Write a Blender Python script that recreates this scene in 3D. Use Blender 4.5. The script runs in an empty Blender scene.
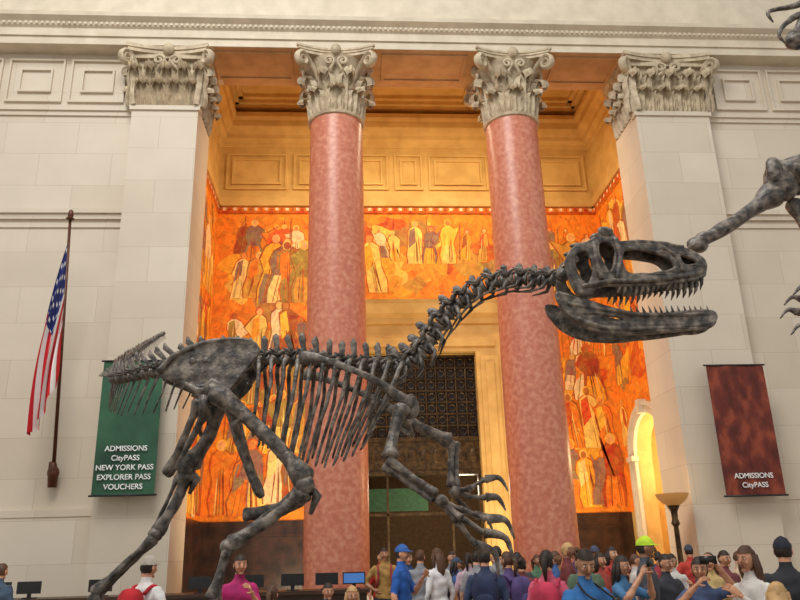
import bpy, math, random
from mathutils import Vector, Matrix, noise
random.seed(7)
V = Vector
scn = bpy.context.scene
scn.view_settings.view_transform = 'Standard'

# ------------------------------------------------------------------ helpers
def lin(c):
    return tuple(((x/255)/12.92 if x/255 <= .04045 else ((x/255+.055)/1.055)**2.4) for x in c)

def mat_base(name, rough=.6, metal=0.0):
    m = bpy.data.materials.new(name); m.use_nodes = True
    nt = m.node_tree; b = nt.nodes['Principled BSDF']
    b.inputs['Roughness'].default_value = rough
    b.inputs['Metallic'].default_value = metal
    return m, nt, b

def mat_noise(name, c1, c2, scale=4, rough=.6, metal=0., bump=0., bscale=30, detail=4, stretch=(1,1,1), mid=None):
    m, nt, b = mat_base(name, rough, metal)
    tc = nt.nodes.new('ShaderNodeTexCoord'); mp = nt.nodes.new('ShaderNodeMapping')
    mp.inputs['Scale'].default_value = stretch
    nt.links.new(tc.outputs['Object'], mp.inputs['Vector'])
    n = nt.nodes.new('ShaderNodeTexNoise'); n.inputs['Scale'].default_value = scale; n.inputs['Detail'].default_value = detail
    nt.links.new(mp.outputs['Vector'], n.inputs['Vector'])
    r = nt.nodes.new('ShaderNodeValToRGB')
    r.color_ramp.elements[0].position = .35; r.color_ramp.elements[1].position = .65
    r.color_ramp.elements[0].color = (*lin(c1), 1); r.color_ramp.elements[1].color = (*lin(c2), 1)
    if mid:
        q = r.color_ramp.elements.new(.5); q.color = (*lin(mid), 1)
    nt.links.new(n.outputs['Fac'], r.inputs['Fac']); nt.links.new(r.outputs['Color'], b.inputs['Base Color'])
    if bump > 0:
        n2 = nt.nodes.new('ShaderNodeTexNoise'); n2.inputs['Scale'].default_value = bscale; n2.inputs['Detail'].default_value = 5
        nt.links.new(mp.outputs['Vector'], n2.inputs['Vector'])
        bp = nt.nodes.new('ShaderNodeBump'); bp.inputs['Strength'].default_value = bump; bp.inputs['Distance'].default_value = .02
        nt.links.new(n2.outputs['Fac'], bp.inputs['Height']); nt.links.new(bp.outputs['Normal'], b.inputs['Normal'])
    return m

def mat_ashlar(name, c1, c2, mortar, bw=1.7, rh=.85):
    m, nt, b = mat_base(name, .7)
    tc = nt.nodes.new('ShaderNodeTexCoord'); sp = nt.nodes.new('ShaderNodeSeparateXYZ'); cb = nt.nodes.new('ShaderNodeCombineXYZ')
    nt.links.new(tc.outputs['Object'], sp.inputs[0])
    ad = nt.nodes.new('ShaderNodeMath'); ad.operation = 'ADD'
    nt.links.new(sp.outputs['X'], ad.inputs[0]); nt.links.new(sp.outputs['Y'], ad.inputs[1])
    nt.links.new(ad.outputs[0], cb.inputs['X']); nt.links.new(sp.outputs['Z'], cb.inputs['Y'])
    br = nt.nodes.new('ShaderNodeTexBrick')
    br.inputs['Scale'].default_value = 1; br.inputs['Brick Width'].default_value = bw; br.inputs['Row Height'].default_value = rh
    br.inputs['Mortar Size'].default_value = .006; br.inputs['Mortar Smooth'].default_value = .4
    br.inputs['Color1'].default_value = (*lin(c1), 1); br.inputs['Color2'].default_value = (*lin(c2), 1); br.inputs['Mortar'].default_value = (*lin(mortar), 1)
    nt.links.new(cb.outputs[0], br.inputs['Vector'])
    n = nt.nodes.new('ShaderNodeTexNoise'); n.inputs['Scale'].default_value = 1.2; n.inputs['Detail'].default_value = 6
    nt.links.new(tc.outputs['Object'], n.inputs['Vector'])
    mr = nt.nodes.new('ShaderNodeMapRange'); mr.inputs['To Min'].default_value = .88; mr.inputs['To Max'].default_value = 1.06
    nt.links.new(n.outputs['Fac'], mr.inputs['Value'])
    mx = nt.nodes.new('ShaderNodeVectorMath'); mx.operation = 'SCALE'
    nt.links.new(br.outputs['Color'], mx.inputs[0]); nt.links.new(mr.outputs[0], mx.inputs['Scale'])
    nt.links.new(mx.outputs[0], b.inputs['Base Color'])
    return m

def mat_plain(name, c, rough=.6, metal=0.):
    c2 = tuple(min(255, x*1.1+4) for x in c); c1 = tuple(x*.9 for x in c)
    return mat_noise(name, c1, c2, 9, rough, metal)

def mat_emit(name, c, s):
    m, nt, b = mat_base(name)
    b.inputs['Base Color'].default_value = (*lin(c), 1)
    b.inputs['Emission Color'].default_value = (*lin(c), 1); b.inputs['Emission Strength'].default_value = s
    return m

def mat_attr(name, rough=.7, var=True):
    m, nt, b = mat_base(name, rough)
    a = nt.nodes.new('ShaderNodeAttribute'); a.attribute_name = 'Col'
    if not var:
        nt.links.new(a.outputs['Color'], b.inputs['Base Color']); return m
    tc = nt.nodes.new('ShaderNodeTexCoord')
    n = nt.nodes.new('ShaderNodeTexNoise'); n.inputs['Scale'].default_value = 1.9; n.inputs['Detail'].default_value = 7; n.inputs['Distortion'].default_value = 2.2; n.inputs['Roughness'].default_value = .65
    nt.links.new(tc.outputs['Object'], n.inputs['Vector'])
    r = nt.nodes.new('ShaderNodeValToRGB'); e = r.color_ramp.elements
    e[0].position = .30; e[0].color = (*lin((196, 56, 8)), 1)
    e[1].position = .72; e[1].color = (*lin((255, 226, 110)), 1)
    for p, c in ((.42, (232, 92, 12)), (.50, (252, 156, 24)), (.56, (226, 144, 40)), (.62, (255, 194, 48))):
        q = e.new(p); q.color = (*lin(c), 1)
    nt.links.new(n.outputs['Fac'], r.inputs['Fac'])
    mx = nt.nodes.new('ShaderNodeMix'); mx.data_type = 'RGBA'; mx.inputs[0].default_value = .28
    nt.links.new(a.outputs['Color'], mx.inputs[6]); nt.links.new(r.outputs['Color'], mx.inputs[7])
    mp = nt.nodes.new('ShaderNodeMapping'); mp.inputs['Scale'].default_value = (9, 9, 5)
    n3 = nt.nodes.new('ShaderNodeTexNoise'); n3.inputs['Scale'].default_value = 1.5
    nt.links.new(tc.outputs['Object'], n3.inputs['Vector'])
    va = nt.nodes.new('ShaderNodeVectorMath'); va.operation = 'ADD'
    nt.links.new(tc.outputs['Object'], va.inputs[0]); nt.links.new(n3.outputs['Color'], va.inputs[1])
    nt.links.new(va.outputs[0], mp.inputs['Vector'])
    vo = nt.nodes.new('ShaderNodeTexVoronoi'); vo.inputs['Scale'].default_value = 1.0
    nt.links.new(mp.outputs['Vector'], vo.inputs['Vector'])
    sp = nt.nodes.new('ShaderNodeSeparateColor'); nt.links.new(vo.outputs['Color'], sp.inputs[0])
    mr = nt.nodes.new('ShaderNodeMapRange'); mr.inputs['To Min'].default_value = .76; mr.inputs['To Max'].default_value = 1.16
    nt.links.new(sp.outputs[0], mr.inputs['Value'])
    sc = nt.nodes.new('ShaderNodeVectorMath'); sc.operation = 'SCALE'
    nt.links.new(mx.outputs[2], sc.inputs[0]); nt.links.new(mr.outputs[0], sc.inputs['Scale'])
    nt.links.new(sc.outputs[0], b.inputs['Base Color'])
    return m

class MB:
    def __init__(s): s.v = []; s.f = []; s.m = []; s.c = []
    def add(s, vs, fs, mat=0, col=None):
        o = len(s.v); s.v.extend([tuple(p) for p in vs])
        for f in fs:
            s.f.append(tuple(i+o for i in f)); s.m.append(mat); s.c.append(col)
    def obj(s, name, mats, smooth=False, parent=None, angle=None):
        me = bpy.data.meshes.new(name); me.from_pydata(s.v, [], s.f); me.update()
        for m in mats: me.materials.append(m)
        me.polygons.foreach_set('material_index', s.m)
        me.polygons.foreach_set('use_smooth', [smooth]*len(s.f))
        if any(c is not None for c in s.c):
            ca = me.color_attributes.new(name='Col', type='FLOAT_COLOR', domain='CORNER')
            for p in me.polygons:
                c = s.c[p.index] or (1, 1, 1)
                for li in p.loop_indices: ca.data[li].color = (*c, 1)
        ob = bpy.data.objects.new(name, me); scn.collection.objects.link(ob)
        if smooth and angle:
            try: me.set_sharp_from_angle(angle=angle)
            except Exception: pass
        if parent: ob.parent = parent
        return ob

def box(mb, x0, x1, y0, y1, z0, z1, mat=0, col=None):
    vs = [(x0,y0,z0),(x1,y0,z0),(x1,y1,z0),(x0,y1,z0),(x0,y0,z1),(x1,y0,z1),(x1,y1,z1),(x0,y1,z1)]
    mb.add(vs, [(0,3,2,1),(4,5,6,7),(0,1,5,4),(1,2,6,5),(2,3,7,6),(3,0,4,7)], mat, col)

def rbox(mb, c, s, n=3.5, mat=0, seg=14, M=None):
    vs = []; fs = []
    for i in range(seg+1):
        a = -math.pi/2+math.pi*i/seg
        for j in range(2*seg):
            b = math.pi*j/seg
            d = V((math.cos(a)*math.cos(b), math.cos(a)*math.sin(b), math.sin(a)))
            k = (abs(d.x)**n+abs(d.y)**n+abs(d.z)**n)**(-1/n)
            p = V((d.x*k*s[0], d.y*k*s[1], d.z*k*s[2]))
            if M: p = M @ p
            vs.append(p+V(c))
    w = 2*seg
    for i in range(seg):
        for j in range(w): fs.append((i*w+j, i*w+(j+1) % w, (i+1)*w+(j+1) % w, (i+1)*w+j))
    mb.add(vs, fs, mat)

def ell(mb, c, s, mat=0, seg=8, M=None): rbox(mb, c, s, 2.0, mat, seg, M)

def tube(mb, pts, rad, seg=8, mat=0, flat=None):
    pts = [V(p) for p in pts]; n = len(pts)
    if isinstance(rad, (int, float)): rad = [rad]*n
    T = []
    for i in range(n):
        t = pts[min(i+1, n-1)]-pts[max(i-1, 0)]
        T.append(t.normalized() if t.length > 1e-9 else V((0, 0, 1)))
    u = T[0].orthogonal().normalized(); vs = []; fs = []
    for i in range(n):
        u = (u-T[i]*u.dot(T[i]))
        u = u.normalized() if u.length > 1e-6 else T[i].orthogonal().normalized()
        w = T[i].cross(u)
        for k in range(seg):
            a = 2*math.pi*k/seg; o = (u*math.cos(a)+w*math.sin(a))*rad[i]
            if flat: o = o-flat[0]*(o.dot(flat[0])*(1-flat[1]))
            vs.append(pts[i]+o)
    for i in range(n-1):
        for k in range(seg): fs.append((i*seg+k, i*seg+(k+1) % seg, (i+1)*seg+(k+1) % seg, (i+1)*seg+k))
    vs.append(pts[0]); vs.append(pts[-1]); a = n*seg
    for k in range(seg):
        fs.append((a, (k+1) % seg, k)); fs.append((a+1, (n-1)*seg+k, (n-1)*seg+(k+1) % seg))
    mb.add(vs, fs, mat)

def cat(P, n=6, closed=False):
    P = [V(p) for p in P]; out = []; N = len(P)
    rng = range(N) if closed else range(N-1)
    for i in rng:
        if closed: a, b, c, d = P[i-1], P[i], P[(i+1) % N], P[(i+2) % N]
        else: a, b, c, d = P[max(i-1, 0)], P[i], P[i+1], P[min(i+2, N-1)]
        for k in range(n):
            t = k/n
            out.append(.5*((2*b)+(c-a)*t+(2*a-5*b+4*c-d)*t*t+(3*b-a-3*c+d)*t**3))
    if not closed: out.append(P[-1])
    return out

def lathe(mb, cx, cy, prof, seg=40, mat=0):
    vs = []; fs = []
    for r, z in prof:
        for k in range(seg):
            a = 2*math.pi*k/seg; vs.append((cx+r*math.cos(a), cy+r*math.sin(a), z))
    for i in range(len(prof)-1):
        for k in range(seg): fs.append((i*seg+k, i*seg+(k+1) % seg, (i+1)*seg+(k+1) % seg, (i+1)*seg+k))
    fs.append(tuple(range(seg))[::-1]); fs.append(tuple((len(prof)-1)*seg+k for k in range(seg)))
    mb.add(vs, fs, mat)

def prism_x(mb, prof, x0, x1, mat=0):   # prof: (y,z) closed
    n = len(prof); vs = [(x0, y, z) for y, z in prof]+[(x1, y, z) for y, z in prof]
    fs = [(i, (i+1) % n, (i+1) % n+n, i+n) for i in range(n)]+[tuple(range(n))[::-1], tuple(range(n, 2*n))]
    mb.add(vs, fs, mat)

def filled(outline, holes, extrude, bevel, mapf):
    cu = bpy.data.curves.new('tmp', 'CURVE'); cu.dimensions = '2D'; cu.fill_mode = 'BOTH'; cu.extrude = extrude
    cu.bevel_depth = bevel; cu.bevel_resolution = 2
    for pl in [outline]+holes:
        sp = cu.splines.new('POLY'); sp.points.add(len(pl)-1)
        for i, p in enumerate(pl): sp.points[i].co = (p[0], p[1], 0, 1)
        sp.use_cyclic_u = True
    ob = bpy.data.objects.new('tmp', cu); scn.collection.objects.link(ob)
    dg = bpy.context.evaluated_depsgraph_get(); me = ob.evaluated_get(dg).to_mesh()
    vs = [mapf(v.co) for v in me.vertices]; fs = [tuple(p.vertices) for p in me.polygons]
    bpy.data.objects.remove(ob); bpy.data.curves.remove(cu)
    return vs, fs

def text(body, size, loc, mat, parent, align='CENTER', rot=(math.pi/2, 0, 0), name='lettering', sl=1.0):
    cu = bpy.data.curves.new(name, 'FONT'); cu.body = body; cu.size = size; cu.align_x = align; cu.extrude = .004
    cu.space_line = sl; cu.offset = .002; cu.materials.append(mat)
    ob = bpy.data.objects.new(name, cu); scn.collection.objects.link(ob)
    ob.location = loc; ob.rotation_euler = rot; ob.parent = parent
    return ob

def area(name, loc, target, size, power, col, sy=None):
    l = bpy.data.lights.new(name, 'AREA'); l.energy = power; l.size = size; l.color = col
    if sy: l.shape = 'RECTANGLE'; l.size_y = sy
    o = bpy.data.objects.new(name, l); scn.collection.objects.link(o); o.location = loc
    o.rotation_euler = (V(target)-V(loc)).to_track_quat('-Z', 'Y').to_euler(); return o

# ------------------------------------------------------------------ materials
M_wall = mat_ashlar('limestone_ashlar', (218, 206, 188), (209, 196, 176), (186, 171, 150))
M_stone = mat_noise('limestone', (202, 190, 168), (216, 204, 182), 2.5, .7, bump=.1)
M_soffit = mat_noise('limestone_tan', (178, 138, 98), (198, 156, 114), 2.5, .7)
M_gold = mat_noise('warm_limestone', (196, 154, 84), (214, 174, 102), 2.0, .7)
M_cap = mat_noise('carved_limestone', (170, 154, 128), (206, 190, 162), 6, .7, bump=.4, bscale=14)
M_marble = mat_noise('red_marble', (190, 110, 86), (212, 144, 116), 9, .34, detail=14, mid=(202, 124, 98))
M_wains = mat_noise('dark_marble', (38, 24, 18), (72, 46, 34), 3, .3, detail=8)
M_bronze = mat_noise('bronze', (52, 40, 26), (92, 72, 44), 8, .4, .6)
M_dark = mat_plain('black_plastic', (22, 22, 24), .4)
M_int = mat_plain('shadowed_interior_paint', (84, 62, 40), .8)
M_floor = mat_noise('stone_floor', (150, 132, 110), (172, 152, 128), 1.5, .3)
M_bone = mat_noise('fossil_bone', (52, 47, 45), (142, 132, 121), 15, .33, bump=.5, bscale=42, detail=10, mid=(96, 89, 83))
M_mural = mat_attr('mural_paint', .75)
M_white = mat_plain('white_paint', (240, 240, 240), .6)
M_green = mat_noise('green_banner_cloth', (20, 58, 42), (54, 104, 74), .9, .7, detail=8)
M_red = mat_noise('maroon_banner_cloth', (84, 28, 18), (146, 66, 42), 4.5, .7, detail=10, mid=(108, 40, 27), stretch=(1, 1, .6))
M_cloth = mat_attr('flag_cloth', .8, False)
M_granite = mat_noise('dark_granite', (60, 56, 54), (84, 80, 76), 20, .4)
M_wood = mat_noise('dark_wood', (46, 30, 20), (70, 46, 30), 3, .4, stretch=(1, 6, 6))

# ------------------------------------------------------------------ room shell
XL, XR = -14.0, 17.0
PF = 16.4; WF = 16.7; BF = 16.2
BK = 21.8; AX0, AX1 = -4.0, 7.9
ZB = 13.85

mb = MB(); box(mb, -25, 28, -12, 30, -.2, 0); mb.obj('floor', [M_floor])

def side_wall(name, x0, x1, panels):
    mb = MB(); box(mb, x0, x1, WF, WF+.9, 0, ZB)
    for z, h, d in ((9.43, .12, .14), (9.3, .13, .08), (9.1, .1, .04), (2.62, .14, .1), (12.2, .12, .1), (12.08, .12, .05)):
        box(mb, x0, x1, WF-d, WF, z, z+h)
    box(mb, x0, x1, WF-.08, WF, 0, 2.62)
    for a, b in panels:
        for (p, q, r, s, d) in ((a, b, 12.45, 13.68, .07), (a+.28, b-.28, 12.73, 13.4, .07)):
            t = .05
            box(mb, p, q, WF-d, WF, s-t, s); box(mb, p, q, WF-d, WF, r, r+t)
            box(mb, p, p+t, WF-d, WF, r+t, s-t); box(mb, q-t, q, WF-d, WF, r+t, s-t)
    return mb.obj(name, [M_wall])
side_wall('wall_left', XL, -5.2, [(-8.35, -7.0), (-6.85, -5.5), (-9.85, -8.5), (-11.4, -10)])
side_wall('wall_right', 9.2, XR, [(9.6, 10.95), (11.1, 12.45), (12.6, 13.95)])

# entablature
mb = MB()
box(mb, XL, XR, BF+.05, 17.9, ZB, 14.06); box(mb, XL, XR, BF, 17.9, 14.06, 14.28)
prism_x(mb, [(BF, 14.28), (BF-.06, 14.32), (BF-.1, 14.4), (BF-.24, 14.48), (BF-.26, 14.58), (BF, 14.62), (17.9, 14.62), (17.9, 14.28)], XL, XR)
box(mb, XL, XR, BF+.02, 17.9, 14.62, 18.5)
x = XL
while x < XR:
    box(mb, x, x+.06, BF-.11, BF-.02, 14.33, 14.40); x += .13
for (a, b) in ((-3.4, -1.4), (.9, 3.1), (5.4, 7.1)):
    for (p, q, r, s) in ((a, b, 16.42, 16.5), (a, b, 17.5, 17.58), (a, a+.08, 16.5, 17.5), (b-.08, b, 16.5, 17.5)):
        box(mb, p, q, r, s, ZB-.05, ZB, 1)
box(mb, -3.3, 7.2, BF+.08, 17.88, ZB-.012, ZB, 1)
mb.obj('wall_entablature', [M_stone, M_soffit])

def pilaster(name, x0, x1):
    mb = MB(); box(mb, x0, x1, PF, 17.9, 0, 12.2)
    box(mb, x0-.08, x1+.08, PF-.08, PF, 0, .5); box(mb, x0-.04, x1+.04, PF-.04, PF, .5, .8)
    box(mb, x0-.05, x1+.05, PF-.05, PF+.2, 12.08, 12.2)
    return mb.obj(name, [M_wall])
PL = (-5.2, -3.62); PR = (7.3, 9.2)
pl = pilaster('stone_pilaster', *PL); pr = pilaster('stone_pilaster', *PR)

def leaf(mb, base, n, t, h, w, out=1.0):
    path = cat([(.0, 0, 0), (.05, .28*h, 0), (.07, .58*h, 0), (.12, .82*h, 0), (.21, .97*h, 0), (.31, .98*h, 0), (.37, .88*h, 0), (.35, .79*h, 0)], 3)
    R = len(path); C = 11; vs = []; fs = []
    for i, p in enumerate(path):
        v = i/(R-1)
        ww = w*.5*(1-.62*max(0, v-.45)/.55)*(.74+.28*abs(math.sin(v*math.pi*4.2)))
        for j in range(C):
            s = (j/(C-1))*2-1
            o = p[0]*out + .06*math.cos(s*math.pi*3.0)*(1-abs(s)*.4)-.07*s*s
            vs.append(V(base)+n*(o+.03)+t*(s*ww)+V((0, 0, p[1]-.05*abs(s)*(1 if v > .5 else 0))))
    for i in range(R-1):
        for j in range(C-1): fs.append((i*C+j, i*C+j+1, (i+1)*C+j+1, (i+1)*C+j))
    mb.add(vs, fs)

def volute(mb, base, n, t, z, reach, r=.2, th=.05):
    pts = []; rr = []
    for i in range(7):
        k = i/6; pts.append(V(base)+n*(reach*k**1.2)+V((0, 0, z-.55*(1-k)**1.4))); rr.append(th*(.6+.5*k))
    c = pts[-1]+V((0, 0, -r))
    for i in range(1, 22):
        a = math.pi/2-i*.5; q = r*(1-i/26)
        pts.append(c+n*(math.cos(a)*q)+V((0, 0, math.sin(a)*q))); rr.append(th*(1.1-.5*i/22))
    tube(mb, pts, rr, 8, 0, (t, 1.7))

def round_capital(mb, cx, cy, z0, h, r):
    lathe(mb, cx, cy, [(r, z0-.12), (r+.06, z0-.1), (r+.08, z0-.04), (r+.02, z0), (r-.03, z0+.05), (r-.02, z0+h*.5), (r+.08, z0+h*.75), (r+.22, z0+h*.88)], 36)
    for row, (off, hh, w) in enumerate(((0, .66, .54), (22.5, 1.12, .5))):
        for k in range(8):
            a = math.radians(off+k*45); n = V((math.cos(a), math.sin(a), 0)); t = V((-n.y, n.x, 0))
            leaf(mb, V((cx, cy, z0))+n*(r-.04), n, t, hh, w, .85 if row == 0 else 1.0)
    for k in range(4):
        a = math.radians(45+90*k); n = V((math.cos(a), math.sin(a), 0)); t = V((-n.y, n.x, 0))
        volute(mb, V((cx, cy, z0))+n*(r-.02), n, t, h-.2, .56, .19, .06)
        for s in (-1, 1):
            a2 = math.radians(90*k); n2 = V((math.cos(a2), math.sin(a2), 0)); t2 = V((-n2.y, n2.x, 0))
            c = V((cx, cy, z0+h-.42))+n2*(r+.2)+t2*(s*.17); pts = []
            for i in range(16):
                q = .13*(1-i/18); b = i*.55; pts.append(c+t2*(-s*math.cos(b)*q)+V((0, 0, math.sin(b)*q)))
            tube(mb, [V((cx, cy, z0+h-.95))+n2*r+t2*(s*.32)]+pts, .04, 6)
    S = .98; out = []
    for k in range(4):
        a2 = math.radians(90*k); n2 = V((math.cos(a2), math.sin(a2))); t2 = V((-n2.y, n2.x))
        for i in range(11):
            s = -1+.2*i
            out.append(n2*(S-.22*(1-s*s))+t2*(s*(S-.04)))
    for (z1, z2, k) in ((h-.2, h-.12, .93), (h-.12, h-.06, .97), (h-.06, h, 1.0)):
        n = len(out); vs = [(cx+p.x*k, cy+p.y*k, z0+z1) for p in out]+[(cx+p.x*k, cy+p.y*k, z0+z2) for p in out]
        mb.add(vs, [(i, (i+1) % n, (i+1) % n+n, i+n) for i in range(n)]+[tuple(range(n))[::-1], tuple(range(n, 2*n))])
    for k in range(4):
        a2 = math.radians(90*k); n2 = V((math.cos(a2), math.sin(a2), 0))
        ell(mb, V((cx, cy, z0+h-.1))+n2*.84, (.13, .13, .16))

def rect_capital(mb, x0, x1, y0, y1, z0, h, inner):
    box(mb, x0+.03, x1-.03, y0+.03, y1, z0-.05, z0+h*.9)
    box(mb, x0-.08, x1+.08, y0-.1, y1, z0+h*.8, z0+h-.2)
    w = x1-x0; F = V((0, -1, 0)); TX = V((1, 0, 0)); n3 = 4
    for k in range(n3): leaf(mb, (x0+w*(k+.5)/n3, y0+.02, z0), F, TX, .66, w/n3*1.12, .85)
    for k in range(n3+1): leaf(mb, (x0+w*k/n3, y0+.02, z0), F, TX, 1.12, w/n3*1.05, 1.0)
    for sx, xx in ((1, x1), (-1, x0)):
        N = V((sx, 0, 0)); TY = V((0, 1, 0)); D = (y1-y0) if sx == inner else .3
        cnt = 4 if D > 1 else 1
        for k in range(cnt):
            leaf(mb, (xx-sx*.02, y0+D*(k+.5)/cnt, z0), N, TY, .66, D/cnt*1.1, .7)
            leaf(mb, (xx-sx*.02, y0+D*(k)/cnt, z0), N, TY, 1.12, D/cnt*1.0, .75)
        n = V((sx*.707, -.707, 0)); t = V((.707, sx*.707, 0))
        volute(mb, V((xx-sx*.1, y0+.1, z0)), n, t, h-.2, .40, .19, .06)
        c = V(((x0+x1)/2+sx*.2, y0-.16, z0+h-.42)); pts = []
        for i in range(16):
            q = .14*(1-i/18); b = i*.55; pts.append(c+V((-sx*math.cos(b)*q, 0, math.sin(b)*q)))
        tube(mb, [c+V((sx*.3, .12, -.5))]+pts, .042, 6)
    out = []
    cx = (x0+x1)/2; hw = w/2+.2
    for i in range(13):
        s = -1+i/6; out.append((cx+s*hw, y0-.3+.17*(1-s*s)))
    out += [(cx+hw, y1), (cx-hw, y1)]
    for (z1, z2, k) in ((h-.2, h-.1, .04), (h-.1, h, 0)):
        n = len(out); P = [(p[0]-k*(1 if p[0] > cx else -1), p[1]+k) for p in out]
        vs = [(p[0], p[1], z0+z1) for p in P]+[(p[0], p[1], z0+z2) for p in P]
        mb.add(vs, [(i, (i+1) % n, (i+1) % n+n, i+n) for i in range(n)]+[tuple(range(n))[::-1], tuple(range(n, 2*n))])
    ell(mb, (cx, y0-.16, z0+h-.1), (.14, .13, .16))

for p, (a, b), inn in ((pl, PL, 1), (pr, PR, -1)):
    mb = MB(); rect_capital(mb, a, b, PF, 17.9, 12.2, ZB-12.2-.01, inn)
    mb.obj('capital', [M_cap], True, p, .9)

for cx in (-.27, 4.22):
    root = bpy.data.objects.new('marble_column', None); scn.collection.objects.link(root)
    mb = MB(); cy = 17.0
    prof = [(.70-.045*((i/20)**1.7), .9+(12.1-.9)*i/20) for i in range(21)]
    lathe(mb, cx, cy, prof, 56); mb.obj('shaft', [M_marble], True, root, .9)
    mb = MB(); box(mb, cx-.98, cx+.98, cy-.98, cy+.98, 0, .35)
    pr_ = [(.95, .35)]+[(.86+.12*math.cos(a), .48+.13*math.sin(a)) for a in [(-90+22.5*i)*math.pi/180 for i in range(9)]]
    pr_ += [(.82, .64), (.78, .7)]+[(.76+.07*math.cos(a), .8+.08*math.sin(a)) for a in [(-90+22.5*i)*math.pi/180 for i in range(9)]]+[(.72, .93)]
    lathe(mb, cx, cy, pr_, 48); mb.obj('base', [M_stone], True, root, .9)
    mb = MB(); round_capital(mb, cx, cy, 12.15, ZB-12.15-.01, .64); mb.obj('capital', [M_cap], True, root, .9)

# alcove
ZC = 15.4
mb = MB()
DX0, DX1, DZ = .2, 3.75, 7.35
box(mb, AX0-.4, DX0, BK, BK+.4, 0, ZC, 0); box(mb, DX1, AX1+.4, BK, BK+.4, 0, ZC, 0); box(mb, DX0, DX1, BK, BK+.4, DZ, ZC, 0)
mb.obj('wall_back', [M_gold])
mb = MB(); box(mb, AX0-.4, AX0, 17.9, BK, 0, ZC, 0); mb.obj('wall_alcove_left', [M_gold])

AY, AR, AS = 19.75, 1.02, 4.1
def arch_outline(r, y0, y1, z0, z1, zb):
    pts = [(y0, zb), (y0, z1), (y1, z1), (y1, zb), (AY+r, zb)]
    pts += [(AY+r*math.cos(a), AS+r*math.sin(a)) for a in [math.pi*i/20 for i in range(21)]]
    pts += [(AY-r, zb)]
    return pts
vs, fs = filled(arch_outline(AR, 17.9, BK, 0, ZC, 0), [], .2, 0, lambda c: (AX1+.2+c.z, c.x, c.y))
mb = MB(); mb.add(vs, fs); mb.obj('wall_alcove_right', [M_gold])
mb = MB()
for r0, r1, d in ((AR, AR+.28, .1), (AR+.2, AR+.3, .16)):
    P0 = [(AY+r0, 0)]+[(AY+r0*math.cos(a), AS+r0*math.sin(a)) for a in [math.pi*i/24 for i in range(25)]]+[(AY-r0, 0)]
    P1 = [(AY+r1, 0)]+[(AY+r1*math.cos(a), AS+r1*math.sin(a)) for a in [math.pi*i/24 for i in range(25)]]+[(AY-r1, 0)]
    n = len(P0); vs = []
    for P in (P0, P1): vs += [(AX1-d, a, b) for a, b in P]
    for P in (P0, P1): vs += [(AX1+.01, a, b) for a, b in P]
    fs = []
    for i in range(n-1):
        fs += [(i, i+1, n+i+1, n+i), (n+i, n+i+1, 3*n+i+1, 3*n+i), (i, 2*n+i, 2*n+i+1, i+1)]
    mb.add(vs, fs)
for s in (-1, 1): box(mb, AX1-.2, AX1, AY+s*(AR+.14)-.2, AY+s*(AR+.14)+.2, AS-.12, AS+.02)
box(mb, AX1-.24, AX1, AY-.1, AY+.1, AS+AR, AS+AR+.36)
mb.obj('door_1', [M_stone])
mb = MB(); box(mb, AX1+1.9, AX1+2.0, 18, BK, 0, 6.2); box(mb, AX1+.4, AX1+2, 17.95, 18.1, 0, 6.2); box(mb, AX1+.4, AX1+2, BK-.1, BK, 0, 6.2); box(mb, AX1+.4, AX1+2, 18, BK, 6.1, 6.2)
mb.obj('wall_passage', [M_gold])

mb = MB(); box(mb, AX0-.4, AX1+.4, 17.9, BK+.4, ZC+.35, ZC+.5)
for a, b in ((AX0, AX0+.45), (-.5, -.05), (4.0, 4.45), (AX1-.45, AX1)): box(mb, a, b, 17.9, BK, ZC, ZC+.36)
for a, b in ((17.9, 18.3), (BK-.45, BK)): box(mb, AX0, AX1, a, b, ZC+.01, ZC+.37)
for (a, b) in ((-3.55, -.5), (-.05, 4.0), (4.45, 7.45)):
    for i, k in enumerate((.12, .26)):
        zz = ZC+.1+.12*i
        box(mb, a, b, 18.3, 18.3+k, zz, ZC+.36); box(mb, a, b, BK-.45-k, BK-.45, zz, ZC+.36)
        box(mb, a, a+k, 18.3, BK-.45, zz, ZC+.36); box(mb, b-k, b, 18.3, BK-.45, zz, ZC+.36)
mb.obj('ceiling', [M_gold])
mb = MB()
prof = [(0, 14.2), (-.06, 14.22), (-.08, 14.34), (-.2, 14.42), (-.22, 14.55), (-.4, 14.75), (-.42, 14.95), (-.5, 15.05), (-.5, 15.2), (0, 15.4)]
prism_x(mb, [(BK+p[0], p[1]) for p in prof], AX0, AX1)
for sx, xx in ((1, AX0), (-1, AX1)):
    n = len(prof); vs = [(xx-sx*p[0], 17.9, p[1]) for p in prof]+[(xx-sx*p[0], BK, p[1]) for p in prof]
    mb.add(vs, [(i, (i+1) % n, (i+1) % n+n, i+n) for i in range(n)])
    box(mb, min(xx, xx+sx*.1), max(xx, xx+sx*.1), 17.9, BK, 12.12, 12.4)
box(mb, AX0, AX1, BK-.1, BK, 12.12, 12.4)
def frame(a, b, z0, z1):
    t = .06
    for (p, q, r, s) in ((a, b, z0, z0+t), (a, b, z1-t, z1), (a, a+t, z0+t, z1-t), (b-t, b, z0+t, z1-t)):
        box(mb, p, q, BK-.07, BK, r, s)
xx = AX0+.2
for wd in (1.9, .9, 1.9, .9, 1.9, .9, 1.9):
    frame(xx, xx+wd, 12.7, 13.95); frame(xx+.18, xx+wd-.18, 12.88, 13.77); xx += wd+.2
mb.obj('trim_1', [M_gold])
mb = MB(); box(mb, AX0, -.75, BK-.06, BK, 0, 2.7); box(mb, 4.7, AX1, BK-.06, BK, 0, 2.7)
box(mb, AX0, AX0+.06, 18, BK-.06, 0, 2.7)
for a, b in ((AX0+.2, -1.0), (4.9, AX1-.2)):
    box(mb, a, b, BK-.09, BK-.06, 2.3, 2.36); box(mb, a, b, BK-.09, BK-.06, .5, .56)
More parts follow.
